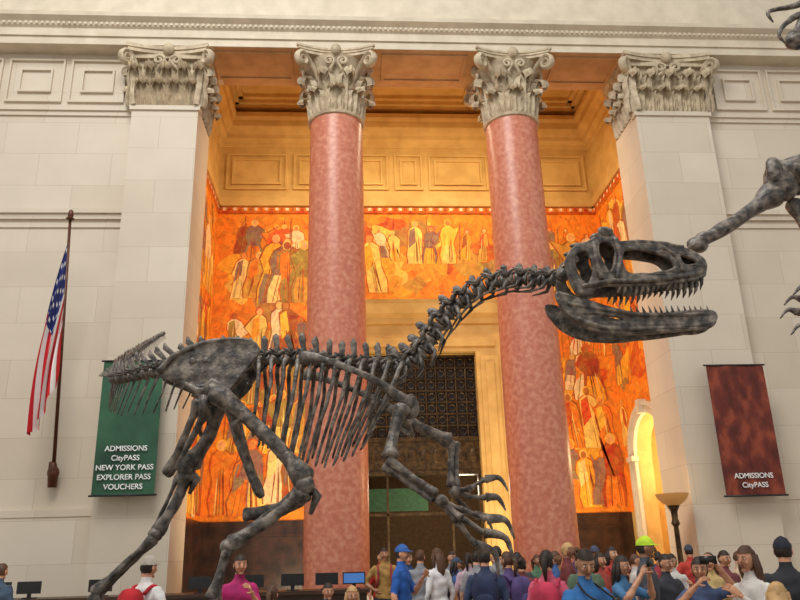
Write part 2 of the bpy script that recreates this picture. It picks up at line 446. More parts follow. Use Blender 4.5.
mb.obj('baseboard_back', [M_wains])

# ------------------------------------------------------------------ mural
C_bg = [lin(c) for c in ((244, 136, 26),)]
C_mass = [lin(c) for c in ((228, 84, 16), (252, 178, 44), (200, 64, 18), (196, 146, 56), (255, 208, 88), (164, 116, 60), (242, 120, 20), (240, 160, 44), (252, 140, 26), (150, 124, 70))]
C_fig = [lin(c) for c in ((255, 206, 66), (252, 170, 40), (216, 52, 24), (176, 40, 22), (255, 230, 140), (240, 126, 26), (140, 44, 26), (255, 188, 48), (134, 128, 60), (104, 112, 100), (255, 222, 112), (206, 156, 60), (96, 92, 96), (246, 226, 170))]
C_out = [lin(c) for c in ((132, 44, 14), (170, 60, 16), (104, 52, 24), (200, 84, 20))]
C_skin = [lin(c) for c in ((230, 140, 70), (248, 188, 116), (168, 84, 42))]
def mural(name, mapf, rects, a0, a1, rows, skip):
    mb = MB(); rnd = random.Random(11+len(rects)); U = rnd.uniform
    def poly(pts, d, col): mb.add([mapf(a, b, d) for a, b in pts], [tuple(range(len(pts)))], 0, col)
    for (p, q, r, s) in rects: poly([(p, r), (q, r), (q, s), (p, s)], .0, C_bg[0])
    for k in range(int((a1-a0)*24)):
        a = U(a0+.3, a1-.3); b = U(3.3, 11.5); R = U(.18, .75)
        if skip(a, b, R+.05): continue
        n = 13
        pts = [(min(a1-.03, max(a0+.03, a+R*U(.55, 1.1)*math.cos(2*math.pi*i/n))), max(2.75, min(11.8, b+R*U(.5, 1.0)*math.sin(2*math.pi*i/n)))) for i in range(n)]
        poly(pts, .002+.00002*k, rnd.choice(C_mass))
    kk = 0
    for (zb, H, step) in rows:
        a = a0+.2
        while a < a1-.2:
            h = H*U(.62, 1.08); z0 = zb+U(-.1, .35)*(1 if h < H*.9 else 0); w = h*.16*U(.8, 1.35); lean = U(-.14, .14)*h
            if not skip(a, z0+h*.5, w+.08) and not skip(a, z0, w+.08) and not skip(a, z0+h, w+.08):
                kk += 1; d = .008+.00012*kk; c = rnd.choice(C_fig); oc = rnd.choice(C_out)
                j = [U(-.15, .15) for _ in range(12)]
                shape = [(-.9, 0), (-1.0+j[0], .2), (-.75+j[1], .45), (-.95+j[2], .62), (-.8, .78), (-.3, .85), (.3, .85), (.8, .78), (U(.8, 1.9), U(.45, .95)), (.7+j[3], .45), (.95+j[4], .2), (.95, 0)]
                if rnd.random() < .5: shape = [(-x_, y_) for x_, y_ in shape][::-1]
                f = lambda s, e: [(a+(x_*w*e)+lean*y_, z0+y_*h*(1+.02*(e-1)*10)) for x_, y_ in s]
                poly(f(shape, 1.12), d, oc); poly(f(shape, 1.0), d+.00004, c)
                c2 = rnd.choice(C_fig)
                if rnd.random() < .6: poly(f([(-.85, .0), (-.9, .2), (-.6, .42), (.55, .40), (.85, .2), (.85, 0)], .95), d+.00005, c2)
                else: poly(f([(-.85, .35), (-.85, .6), (-.7, .78), (0, .84), (.1, .5)], .95), d+.00005, c2)
                hx, hz, hr = a+lean*.95, z0+h*.92, h*.055
                poly([(hx+hr*1.4*math.cos(i*.7854), hz+hr*1.5*math.sin(i*.7854)) for i in range(8)], d+.00006, rnd.choice((oc, C_fig[0], C_fig[2], C_fig[10])))
                poly([(hx+hr*math.cos(i*.7854), hz-.01+hr*1.25*math.sin(i*.7854)) for i in range(8)], d+.00007, rnd.choice(C_skin))
                for q in range(5):
                    x_ = U(-.7, .7)*w; t = .012*h
                    poly([(a+x_, z0+.03), (a+x_+t, z0+.03), (a+x_*.6+lean*.6+t, z0+h*U(.3, .75)), (a+x_*.6+lean*.6, z0+h*.5)], d+.00008, rnd.choice(C_out+[C_fig[4]]))
                if rnd.random() < .3:
                    x_ = a+rnd.choice((-1, 1))*w*1.3
                    if a0 < x_-.1 and x_+.2 < a1: poly([(x_, z0), (x_+.03, z0), (x_+.1, min(11.8, z0+h*1.2)), (x_+.07, min(11.8, z0+h*1.2))], d+.00009, C_fig[6])
            a += step*U(.7, 1.25)
    for k in range(int((a1-a0)/.16)):
        a = a0+k*.16; poly([(a, 11.96), (a+.1, 11.96), (a+.1, 12.06), (a, 12.06)], .05, lin((245, 225, 190)) if k % 2 else lin((170, 30, 16)))
    poly([(a0, 11.88), (a1, 11.88), (a1, 11.93), (a0, 11.93)], .05, lin((190, 40, 16)))
    return mb.obj(name, [M_mural])
rows = [(10.2, 1.4, .5), (8.95, 2.2, .42), (7.2, 1.7, .5), (5.9, 1.6, .46), (4.5, 1.8, .46), (2.85, 2.0, .40)]
mural('mural_painting', lambda a, b, d: (a, BK-.012-d, b), [(AX0, -.6, 2.7, 12.1), (4.5, AX1, 2.7, 12.1), (-.6, 4.5, 8.8, 12.1)], AX0, AX1, rows,
      lambda a, b, w: (a+w > -.65 and a-w < 4.55 and b-w*.8 < 8.95) or a-w < AX0 or a+w > AX1)
mural('mural_painting', lambda a, b, d: (AX0+.012+d, BK-.02-(a), b), [(0, 3.85, 2.7, 12.1)], 0, 3.85, rows, lambda a, b, w: a-w < 0 or a+w > 3.85)
RA = AR+.32
vs, fs = filled([(p[0], p[1]) for p in arch_outline(RA, 17.95, BK-.01, 0, 12.1, 2.7)], [], .001, 0, lambda c: (AX1-.006-c.z, c.x, c.y))
mu = mural('mural_painting', lambda a, b, d: (AX1-.012-d, 17.95+a, b), [], 0, 3.84, rows,
      lambda a, b, w: a-w < 0 or a+w > 3.84 or (b < AS+RA+1.0 and abs(a+17.95-AY) < RA+w))
mb = MB(); mb.add(vs, fs, 0, C_bg[0]); mb.obj('ground_colour', [M_mural], False, mu)

# ------------------------------------------------------------------ main doorway
root = bpy.data.objects.new('door_2', None); scn.collection.objects.link(root)
mb = MB(); y = BK
for a, b, d in ((-.6, .22, .22), (3.73, 4.5, .22)):
    box(mb, a, b, y-d, y+.05, 0, 7.35); box(mb, a+.12, b-.12, y-d-.06, y-d, .4, 7.2)
    box(mb, a+.26, b-.26, y-d-.1, y-d-.06, .6, 7.0)
box(mb, -.6, 4.5, y-.22, y+.05, 7.35, 8.2); box(mb, -.4, 4.3, y-.3, y-.22, 7.5, 7.75)
prism_x(mb, [(y, 8.2), (y-.3, 8.2), (y-.34, 8.35), (y-.5, 8.45), (y-.56, 8.75), (y-.62, 8.85), (y, 8.9)], -.8, 4.7)
mb.obj('stone_surround', [M_gold], False, root)
mb = MB()
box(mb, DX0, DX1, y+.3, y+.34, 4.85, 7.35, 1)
for i in range(13): 
    xx = DX0+(DX1-DX0)*i/12; tube(mb, [(xx, y+.22, 4.85), (xx, y+.22, 7.35)], .03, 6)
for i in range(8):
    zz = 4.9+2.4*i/7; tube(mb, [(DX0, y+.2, zz), (DX1, y+.2, zz)], .03, 6)
for i in range(12):
    for j in range(7):
        c = V((DX0+(DX1-DX0)*(i+.5)/12, y+.2, 4.9+2.4*(j+.5)/7))
        tube(mb, [c+V((.1*math.cos(k*math.pi/4), 0, .1*math.sin(k*math.pi/4))) for k in range(9)], .015, 5)
box(mb, DX0, DX1, y+.05, y+.35, 3.9, 4.85); box(mb, DX0, DX1, y+0, y+.35, 4.78, 4.9); box(mb, DX0, DX1, y+0, y+.35, 3.84, 3.95)
for i in range(10): ell(mb, (DX0+.2+.35*i, y+.04, 4.36), (.13, .03, .2))
for xx in (DX0, DX1-.1): box(mb, xx, xx+.1, y+.1, y+.3, 0, 3.84)
for xx in (1.05, 2.85): box(mb, xx, xx+.06, y+.15, y+.25, 0, 3.84)
box(mb, DX0, DX1, y+.15, y+.25, 2.75, 2.83)
mb.obj('bronze_grille', [M_bronze, M_dark], False, root)
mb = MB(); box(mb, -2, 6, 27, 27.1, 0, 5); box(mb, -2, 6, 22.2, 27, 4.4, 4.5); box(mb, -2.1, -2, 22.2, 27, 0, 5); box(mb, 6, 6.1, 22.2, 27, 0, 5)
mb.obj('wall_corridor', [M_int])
mb = MB(); box(mb, .1, 2.5, 24.9, 25, 3.05, 3.75); tube(mb, [(.4, 24.95, 3.75), (.4, 24.95, 4.4)], .02, 6); tube(mb, [(2.2, 24.95, 3.75), (2.2, 24.95, 4.4)], .02, 6)
mb.obj('hanging_sign', [mat_plain('sign_green', (52, 96, 66))])
mb = MB()
for i in range(5):
    for j in range(2): ell(mb, (.6+i*.9, 23.4+j*2, 4.34), (.12, .12, .06))
mb.obj('ceiling_downlight', [mat_emit('downlight_glass', (255, 214, 150), 8)], True)

# ------------------------------------------------------------------ banners
def banner(name, x0, x1, z0, z1, mat, lines):
    yb = 16.05; mb = MB(); vs = []; fs = []; nx, nz = 10, 14
    for i in range(nx+1):
        for j in range(nz+1):
            vs.append((x0+(x1-x0)*i/nx, yb+.015*math.sin(i*1.1)*math.sin(j/nz*2), z0+(z1-z0)*j/nz))
    for i in range(nx):
        for j in range(nz): fs.append((i*(nz+1)+j, (i+1)*(nz+1)+j, (i+1)*(nz+1)+j+1, i*(nz+1)+j+1))
    mb.add(vs, fs, 0)
    tube(mb, [(x0-.05, yb, z1), (x1+.05, yb, z1)], .02, 8, 1); tube(mb, [(x0-.05, yb, z0), (x1+.05, yb, z0)], .02, 8, 1)
    for xx in (x0+.2, x1-.15): tube(mb, [(xx, yb, z1), (xx, PF-.005, z1+.05)], .015, 6, 1)
    o = mb.obj(name, [mat, M_dark], True)
    text('\n'.join(lines), .15, ((x0+x1)/2, yb-.035, z0+.12+.19*(len(lines)-1)+(.05 if len(lines) < 3 else 0)), M_white, o, sl=1.27)
    return o
banner('hanging_banner', -5.14, -3.9, 2.97, 5.74, M_green, ['ADMISSIONS', 'CityPASS', 'NEW YORK PASS', 'EXPLORER PASS', 'VOUCHERS'])
banner('hanging_banner', 7.9, 9.2, 2.68, 5.5, M_red, ['ADMISSIONS', 'CityPASS'])

# ------------------------------------------------------------------ flag
root = bpy.data.objects.new('flag_on_pole', None); scn.collection.objects.link(root)
pb = V((-6.09, 16.5, 3.5)); pt = V((-5.95, 15.4, 8.75))
mb = MB(); tube(mb, [pb, pt], [.04, .03], 10); ell(mb, pt+V((0, 0, .08)), (.06, .06, .12)); ell(mb, pb, (.12, .12, .14))
tube(mb, [pb+V((0, .03, -.3)), pb, pb+V((0, -.1, .2))], [.09, .11, .07], 10); ell(mb, pt+V((0, 0, -.02)), (.09, .09, .03))
mb.obj('pole', [mat_plain('pole_bronze', (90, 52, 34), .4, .4)], True, root)
NS, NT = 90, 52; vs = []; mb = MB()
for i in range(NS+1):
    s = i/NS
    for j in range(NT+1):
        t = j/NT
        k0 = (8.2-3.5-1.9*t)/5.25; H = pb.lerp(pt, k0)+V((0, -.05, 0))
        E = V((-6.24+.36*t, 15.35+.1*t, 4.1+1.1*t*t))
        p = H.lerp(E, s)
        f = s**.6
        p += V((.03*math.sin(t*13+s*3)*f-.16*math.sin(math.pi*s)*(1-t), .14*math.sin(t*19+s*2)*f, -.15*math.sin(math.pi*s)*t))
        vs.append(p)
R_, W_, B_ = lin((200, 24, 38)), lin((236, 234, 232)), lin((32, 44, 110))
for i in range(NS):
    for j in range(NT):
        s, t = (i+.5)/NS, (j+.5)/NT
        if s < .38 and t < 7/13:
            a, b = i % 4, j % 4; col = W_ if (a in (1, 2) and b in (1, 2) and ((i//4+j//4) % 2 == 0)) else B_
        else: col = R_ if int(t*13) % 2 == 0 else W_
        mb.add([vs[i*(NT+1)+j], vs[(i+1)*(NT+1)+j], vs[(i+1)*(NT+1)+j+1], vs[i*(NT+1)+j+1]], [(0, 1, 2, 3)], 0, col)
mb.obj('flag_cloth', [M_cloth], True, root)

# ------------------------------------------------------------------ torchiere lamp
M_lampglow = mat_emit('lamp_glass', (206, 150, 84), .18)
def torchiere(x, y):
    r = bpy.data.objects.new('torchiere_floor_lamp', None); scn.collection.objects.link(r)
    mb = MB()
    lathe(mb, x, y, [(.3, 0), (.3, .08), (.2, .14), (.12, .22), (.07, .4), (.06, .9), (.09, .95), (.06, 1.0), (.05, 2.1), (.09, 2.16), (.06, 2.25), (.07, 2.4), (.13, 2.52), (.02, 2.53)], 28)
    mb.obj('stand', [M_bronze], True, r, .9)
    mb = MB(); lathe(mb, x, y, [(.12, 2.52), (.22, 2.58), (.30, 2.66), (.34, 2.76), (.32, 2.76), (.28, 2.68), (.02, 2.56)], 28)
    mb.obj('bowl', [M_lampglow], True, r, .9)
    l = bpy.data.lights.new('bulb', 'POINT'); l.energy = 8; l.color = (1, .7, .35); l.shadow_soft_size = .15
    o = bpy.data.objects.new('bulb', l); scn.collection.objects.link(o); o.location = (x, y, 3.0); o.parent = r
torchiere(6.75, 16.1)

# ------------------------------------------------------------------ dinosaur
YC = 6.0
def bone(mb, p0, p1, r, e0=1.7, e1=1.7, bow=None, flat=None, n=12, seg=12):
    p0, p1 = V(p0), V(p1); pts = []; rr = []
    ts = [0, .02]+[.05+.9*i/n for i in range(n+1)]+[.98, 1]
    for t in ts:
        p = p0.lerp(p1, t)
        if bow: p = p+V(bow)*math.sin(math.pi*t)
        k = 1+(e0-1)*math.exp(-((t-.04)/.13)**2)+(e1-1)*math.exp(-((t-.96)/.13)**2)
        if t in (0, 1): k *= .55
        if t in (.02, .98): k *= .85
        pts.append(p); rr.append(r*k)
    tube(mb, pts, rr, seg, 0, flat)

def vertebra(mb, p, t, size, spine, trans, spine_back=.3, chev=0, ribs=0):
    up = (V((0, 0, 1))-t*t.z); up.normalize(); side = t.cross(up).normalized()
    L = size*.92
    tube(mb, [p-t*L, p-t*L*.85, p-t*L*.4, p+t*L*.4, p+t*L*.85, p+t*L], [size*.75, size*1.05, size*.64, size*.64, size*1.05, size*.75], 12)
    if spine:
        b = p+up*size*.6; j = random.uniform(-.08, .08); spine *= random.uniform(.9, 1.12)
        tube(mb, [b, b+up*spine*.4-t*spine*spine_back*.3, b+up*spine*.85-t*spine*(spine_back+j), b+up*spine*1.05-t*spine*(spine_back+j)], [size*.7, size*.40, size*.52, size*.16], 8, 0, (side, .34))
        for s in (-1, 1):
            tube(mb, [p+up*size*.7+side*s*size*.35, p+up*size*1.2+side*s*size*.55+t*size*.7, p+up*size*1.35+side*s*size*.6+t*size*1.4], [size*.36, size*.28, size*.10], 6)
            tube(mb, [p+up*size*.8+side*s*size*.35, p+up*size*1.5+side*s*size*.5-t*size*.6, p+up*size*1.75+side*s*size*.55-t*size*1.3], [size*.32, size*.24, size*.06], 6)
    if trans:
        for s in (-1, 1):
            tube(mb, [p+up*size*.5, p+up*size*.6+side*s*trans*.6-t*trans*.15, p+up*size*.5+side*s*trans-t*trans*.35], [size*.42, size*.28, size*.12], 6, 0, (up, .5))
    if chev:
        c = p-up*size*.8
        tube(mb, [c, c-up*chev*.5-t*chev*.25, c-up*chev-t*chev*.5], [size*.32, size*.2, size*.14], 6, 0, (side, .5))
    if ribs:
        for s in (-1, 1):
            tube(mb, [p-up*size*.2+side*s*size*.8, p-up*size*1.3+side*s*size*1.1-t*ribs*.2, p-up*size*1.7+side*s*size*.9-t*ribs], [size*.36, size*.26, .005], 6)

mb = MB()
spine = [(-2.25, 9.2, 4.32), (-2.31, 8.4, 3.89), (-2.29, 7.6, 3.49), (-2.125, 6.9, 3.22), (-1.836, 6.3, 3.08), (-1.534, 6.05, 3.068), (-1.254, 6, 3.11),
         (-.98, 6, 3.13), (-.66, 6, 3.14), (-.387, 6, 3.14), (.014, 6, 3.09), (.376, 6, 3.06), (.60, 6, 3.19), (.78, 5.97, 3.45), (1.048, 5.9, 3.68), (1.325, 5.8, 3.74), (1.587, 5.7, 3.70), (1.70, 5.62, 3.70)]
C = cat(spine, 14); L = [0]
for i in range(1, len(C)): L.append(L[-1]+(C[i]-C[i-1]).length)
def at(s):
    for i in range(1, len(C)):
        if L[i] >= s:
            k = (s-L[i-1])/(L[i]-L[i-1]); return C[i-1].lerp(C[i], k), (C[i]-C[i-1]).normalized()
    return C[-1], (C[-1]-C[-2]).normalized()
s = .02; tot = L[-1]; tail_end = L[14*7]; neck0 = L[14*11]
while s < tot-.03:
    p, t = at(s)
    if s < tail_end:
        k = s/tail_end; size = .010+.040*k
        vertebra(mb, p, t, size, .03+.15*k, .02+.15*k, .5, .06+.26*k)
    elif s < neck0:
        size = .052; vertebra(mb, p, t, size, .17, .15, .12)
    else:
        k = (s-neck0)/(tot-neck0); size = .072-.018*k
        vertebra(mb, p, t, size, .14-.05*k, .11, .2, 0, .15)
    s += size*1.95
for i in range(12):
    k = i/11; xs = -.66+.1*i; zt = 3.12-.05*k
    ln = .46+.33*math.sin(math.pi*(.15+.68*k)); wd = .2+.12*math.sin(math.pi*(.2+.6*k)); back = .05+.26*k
    for sd in (-1, 1):
        ww = wd+random.uniform(-.01, .01); l2 = ln+random.uniform(-.03, .03)
        pts = cat([(xs, YC+sd*.05, zt), (xs-.03, YC+sd*ww*.75, zt-.02), (xs-back*.35, YC+sd*ww*1.05, zt-l2*.33), (xs-back*.8, YC+sd*ww, zt-l2*.72), (xs-back*1.1, YC+sd*ww*.7, zt-l2)], 5)
        n = len(pts); tube(mb, pts, [.020-.009*j/n for j in range(n-1)]+[.007], 7, 0, (V((0, 1, 0)), .7))
# pelvis
il = cat([(-1.47, 3.02, 0), (-1.34, 3.153, 0), (-1.116, 3.25, 0), (-.808, 3.255, 0), (-.70, 3.17, 0), (-.80, 3.0, 0), (-.92, 2.85, 0), (-1.03, 2.9, 0), (-1.12, 2.83, 0), (-1.25, 2.92, 0)], 5, True)
for sd in (-1, 1):
    vs, fs = filled([(p.x, p.y) for p in il], [], .012, .014, lambda c: (c.x, YC+sd*(.15+.08*(3.2-c.y)+.05*math.sin((c.x+1.1)*4))+c.z, c.y))
    mb.add(vs, fs)
    tube(mb, cat([(-1.46, YC+sd*.17, 3.02), (-1.34, YC+sd*.14, 3.15), (-1.116, YC+sd*.15, 3.245), (-.808, YC+sd*.19, 3.25), (-.70, YC+sd*.2, 3.17)], 5), .026, 8)
    tube(mb, cat([(-1.25, YC+sd*.17, 2.92), (-1.12, YC+sd*.19, 2.86), (-1.03, YC+sd*.2, 2.92), (-.92, YC+sd*.2, 2.87), (-.80, YC+sd*.2, 3.0)], 5), .03, 8)
    bone(mb, (-.92, YC+sd*.17, 2.83), (-.66, YC+sd*.05, 2.08), .032, 2.0, 1.2, (-.03, 0, 0))
    bone(mb, (-1.13, YC+sd*.17, 2.80), (-1.385, YC+sd*.04, 2.25), .027, 2.0, 1.5, (.02, 0, 0))
bone(mb, (-.80, YC, 1.95), (-.34, YC, 2.04), .05, 1.0, .7, (0, 0, -.02), (V((0, 1, 0)), .8))
for k in range(5): tube(mb, [(-1.2+.1*k, YC-.18, 3.1), (-1.2+.1*k, YC+.18, 3.1)], .03, 7)

def toes(mb, base, ground, scale=1.0):
    b = V(base)
    for a, ln in ((-.55, .85), (0, 1.05), (.5, .8)):
        d = V((math.cos(a), math.sin(a), 0)); st = b+V((0, a*.12, 0))
        tgt = V((b.x, b.y, ground+.05))
        P = [st, tgt+d*.14*ln*scale, tgt+d*.28*ln*scale+V((0, 0, .02)), tgt+d*.4*ln*scale]
        for i in range(3): bone(mb, P[i], P[i+1], .028*scale, 1.5, 1.4, n=4, seg=8)
        c = cat([P[3], P[3]+d*.07+V((0, 0, .03)), P[3]+d*.15+V((0, 0, -.035))], 4)
        tube(mb, c, [.028-.0031*i for i in range(len(c))], 7)

def leg(mb, hip, knee, ankle, toe, ground):
    hip, knee, ankle, toe = map(V, (hip, knee, ankle, toe)); fr = V((1, 0, 0))
    bone(mb, hip, knee, .054, 1.6, 1.7, fr*.05, None, 14, 12)
    ell(mb, hip+V((0, .05 if hip.y < YC else -.05, .0)), (.07, .1, .07)); tube(mb, [hip+V((-.05, 0, -.05)), hip+V((-.07, 0, -.2))], [.05, .02], 8)
    o = hip.lerp(knee, .35); tube(mb, [o+V((-.03, 0, .03)), o+V((-.085, 0, -.02)), o+V((-.05, 0, -.1))], [.02, .024, .015], 7)
    for dy in (-.045, .045): ell(mb, knee+V((-.02, dy, -.02)), (.068, .042, .075))
    tube(mb, [knee+V((.02, 0, -.06)), knee+V((.065, 0, -.1)), knee+V((.02, 0, -.22))], [.04, .035, .015], 8)
    bone(mb, knee+V((-.01, 0, -.05)), ankle, .042, 2.0, 1.5, fr*.03, None, 12, 12)
    bone(mb, knee+V((-.08, .05, -.06)), ankle+V((-.05, .05, 0)), .015, 2.0, 1.4)
    ell(mb, ankle, (.058, .085, .055))
    for dy in (-.055, 0, .055): bone(mb, ankle+V((0, dy*.8, -.02)), toe+V((0, dy*1.4, 0)), .026, 1.4, 1.6, None, None, 8, 8)
    toes(mb, toe, ground, 1.1)
PT = 1.15
leg(mb, (-1.02, 5.74, 2.85), (-.296, 5.66, 2.147), (-.85, 5.68, 1.72), (-.936, 5.7, 1.38), PT+.02)
leg(mb, (-1.06, 6.26, 2.87), (-1.28, 6.32, 2.36), (-1.50, 6.32, 1.84), (-1.914, 6.3, 1.42), PT+.02)

for sd in (-1, 1):
    W = .34
    pts = cat([(-.36, YC+sd*(W-.06), 3.09), (-.2, YC+sd*(W-.01), 3.06), (.0, YC+sd*W, 2.985), (.22, YC+sd*W, 2.88), (.38, YC+sd*(W-.04), 2.77), (.46, YC+sd*(W-.08), 2.71)], 4)
    n = len(pts); tube(mb, pts, [.028+.03*max(0, 1-j/4)+.035*max(0, (j-12)/8) for j in range(n)], 10, 0, (V((0, 1, 0)), .45))
    ell(mb, (.46, YC+sd*.25, 2.70), (.08, .035, .10))
tube(mb, cat([(.42, YC-.26, 2.62), (.5, YC, 2.52), (.42, YC+.26, 2.62)], 6), .018, 7)
def claw_hand(mb, wrist, targets):
    wrist = V(wrist)
    for dy in (-.03, .03): ell(mb, wrist+V((0.01, dy, 0)), (.045, .032, .04))
    for (mid, end, tip) in targets:
        mid, end, tip = V(mid), V(end), V(tip)
        bone(mb, wrist, mid, .021, 1.5, 1.6, None, None, 6, 8); bone(mb, mid, end, .018, 1.6, 1.5, None, None, 6, 8)
        d = tip-end; nrm = V((d.z, 0, -d.x)).normalized()*(-1 if d.x > 0 else 1)
        c = cat([end, end+d*.45+nrm*d.length*.28, tip], 6); n = len(c)
        tube(mb, c, [.036*(1-j/n)+.003 for j in range(n)], 8, 0, (V((0, 1, 0)), .6))
bone(mb, (.41, 5.70, 2.70), (.297, 5.6, 2.30), .042, 1.7, 1.6, (-.02, 0, 0))
bone(mb, (.28, 5.6, 2.29), (.62, 5.52, 2.03), .026, 1.7, 1.4); bone(mb, (.25, 5.63, 2.25), (.60, 5.55, 1.99), .023, 1.9, 1.4)
claw_hand(mb, (.64, 5.52, 1.99), [((.78, 5.46, 1.86), (.93, 5.44, 1.76), (1.12, 5.44, 1.56)), ((.75, 5.52, 1.84), (.88, 5.52, 1.68), (1.02, 5.52, 1.47)), ((.8, 5.58, 1.92), (.98, 5.6, 1.86), (1.17, 5.6, 1.72))])
bone(mb, (.45, 6.28, 2.70), (.84, 6.36, 2.52), .042, 1.7, 1.6)
bone(mb, (.85, 6.36, 2.53), (.82, 6.3, 2.14), .026, 1.7, 1.4); bone(mb, (.89, 6.38, 2.52), (.87, 6.33, 2.14), .023, 1.9, 1.4)
claw_hand(mb, (.84, 6.3, 2.11), [((.97, 6.25, 2.13), (1.1, 6.25, 2.2), (1.27, 6.22, 2.1)), ((.96, 6.32, 2.07), (1.11, 6.32, 2.06), (1.26, 6.32, 1.95)), ((.92, 6.38, 2.0), (1.02, 6.4, 1.93), (1.16, 6.4, 1.80))])

# skull
SY = 5.62
def sw(a, b):
    t = min(1, max(0, (a-1.68)/1.2)); w = .17-.115*t**.8
    if b > 3.85: w *= 1-.9*(b-3.85)
    return w
sk = cat([(1.71, 3.80, 0), (1.80, 3.90, 0), (1.93, 3.96, 0), (2.03, 4.04, 0), (2.11, 4.03, 0), (2.17, 3.95, 0), (2.365, 3.955, 0), (2.567, 3.945, 0), (2.74, 3.905, 0), (2.84, 3.84, 0), (2.865, 3.75, 0), (2.83, 3.68, 0), (2.645, 3.63, 0), (2.395, 3.60, 0), (2.107, 3.585, 0), (1.97, 3.58, 0), (1.90, 3.55, 0), (1.82, 3.49, 0), (1.76, 3.52, 0), (1.71, 3.65, 0)], 4, True)
def blob(P): return [(p.x, p.y) for p in cat([(a, b, 0) for a, b in P], 4, True)]
holes = [blob([(2.00, 3.95), (2.10, 3.93), (2.115, 3.85), (2.07, 3.70), (2.02, 3.72), (1.965, 3.86)]),
         blob([(2.19, 3.89), (2.38, 3.895), (2.54, 3.84), (2.60, 3.74), (2.42, 3.69), (2.22, 3.68), (2.165, 3.76)]),
         blob([(1.77, 3.83), (1.86, 3.875), (1.91, 3.80), (1.915, 3.68), (1.85, 3.58), (1.77, 3.68)]),
         blob([(2.66, 3.86), (2.77, 3.83), (2.79, 3.78), (2.68, 3.77)])]
for sd in (-1, 1):
    vs, fs = filled([(p.x, p.y) for p in sk], holes, .006, .013, lambda c: (c.x, SY+sd*sw(c.x, c.y)+c.z, c.y)); mb.add(vs, fs)
top = cat([(1.71, 3.79, 0), (1.80, 3.89, 0), (1.93, 3.95, 0), (2.03, 4.01, 0), (2.11, 4.01, 0), (2.17, 3.95, 0), (2.365, 3.955, 0), (2.567, 3.945, 0), (2.74, 3.905, 0), (2.84, 3.84, 0), (2.865, 3.75, 0), (2.84, 3.69, 0)], 4)
vs = []; fs = []
for p in top:
    w = sw(p.x, p.y)
    for j in range(7):
        k = -1+j/3; vs.append((p.x, SY+k*w, p.y+.02*(abs(k) > .6)-.015*(1-k*k)))
for i in range(len(top)-1):
    for j in range(6): fs.append((i*7+j, i*7+j+1, (i+1)*7+j+1, (i+1)*7+j))
mb.add(vs, fs)
for sd in (-1, 1):
    ell(mb, (2.06, SY+sd*.12, 4.04), (.065, .028, .055)); ell(mb, (1.86, SY+sd*.09, 3.93), (.1, .035, .028)); ell(mb, (1.97, SY+sd*.11, 4.0), (.04, .03, .03))
    tube(mb, cat([(2.13, SY+sd*.13, 3.98), (2.14, SY+sd*.14, 3.8), (2.10, SY+sd*.15, 3.63)], 4), .022, 7)
    tube(mb, cat([(1.945, SY+sd*.14, 3.94), (1.94, SY+sd*.155, 3.8), (1.97, SY+sd*.155, 3.62)], 4), .02, 7)
    tube(mb, cat([(1.73, SY+sd*.155, 3.78), (1.745, SY+sd*.165, 3.62), (1.80, SY+sd*.165, 3.49)], 4), .026, 7)
    tube(mb, cat([(1.80, SY+sd*.165, 3.56), (2.0, SY+sd*.16, 3.60), (2.3, SY+sd*.13, 3.62), (2.6, SY+sd*.10, 3.66), (2.83, SY+sd*.06, 3.71)], 4), .022, 7)
    tube(mb, cat([(2.17, SY+sd*.11, 3.95), (2.4, SY+sd*.09, 3.965), (2.7, SY+sd*.07, 3.93)], 4), .018, 7)
    tube(mb, cat([(2.50, SY+sd*.095, 3.92), (2.62, SY+sd*.09, 3.84), (2.66, SY+sd*.09, 3.70)], 4), .018, 7)
    tube(mb, cat([(1.96, SY+sd*.03, 3.75), (2.2, SY+sd*.05, 3.68), (2.6, SY+sd*.04, 3.70)], 4), .018, 7)
    for i in range(16):
        k = i/15; a = 2.12+.70*k; b = 3.60+.065*k**1.3; ln = .085+.035*math.sin(k*9)+(.025 if .3 < k < .8 else 0)
        y0 = SY+sd*sw(a, b)
        tube(mb, [(a, y0, b+.01), (a-.004, y0, b-ln*.5), (a-.03, y0, b-ln)], [.019, .015, .002], 6, 0, (V((0, 1, 0)), .7))
ell(mb, (1.71, SY, 3.72), (.055, .055, .055)); bone(mb, (1.78, SY-.15, 3.80), (1.78, SY+.15, 3.80), .035, 1, 1)
def jw(a):
    t = min(1, max(0, (a-1.55)/1.34)); return .165-.125*t**.9
jaw = cat([(1.60, 3.50, 0), (1.63, 3.41, 0), (1.73, 3.29, 0), (1.94, 3.205, 0), (2.266, 3.205, 0), (2.595, 3.235, 0), (2.80, 3.255, 0), (2.88, 3.32, 0), (2.87, 3.385, 0), (2.70, 3.385, 0), (2.418, 3.355, 0), (2.138, 3.37, 0), (1.94, 3.42, 0), (1.80, 3.46, 0), (1.70, 3.49, 0)], 4, True)
for sd in (-1, 1):
    vs, fs = filled([(p.x, p.y) for p in jaw], [blob([(1.93, 3.335), (2.03, 3.34), (2.14, 3.31), (2.03, 3.275), (1.95, 3.285)])], .006, .014, lambda c: (c.x, SY+sd*jw(c.x)+c.z, c.y)); mb.add(vs, fs)
    tube(mb, cat([(1.68, SY+sd*.16, 3.42), (1.9, SY+sd*.145, 3.39), (2.3, SY+sd*.105, 3.345), (2.85, SY+sd*.05, 3.365)], 4), .02, 7)
    tube(mb, cat([(1.74, SY+sd*.16, 3.30), (1.95, SY+sd*.14, 3.235), (2.4, SY+sd*.09, 3.24), (2.83, SY+sd*.05, 3.29)], 4), .022, 7)
    for i in range(14):
        k = i/13; a = 2.2+.64*k; b = 3.36+.02*k
        tube(mb, [(a, SY+sd*jw(a), b), (a-.012, SY+sd*jw(a), b+.06)], [.014, .002], 6)
ell(mb, (2.84, SY, 3.32), (.045, .06, .055))
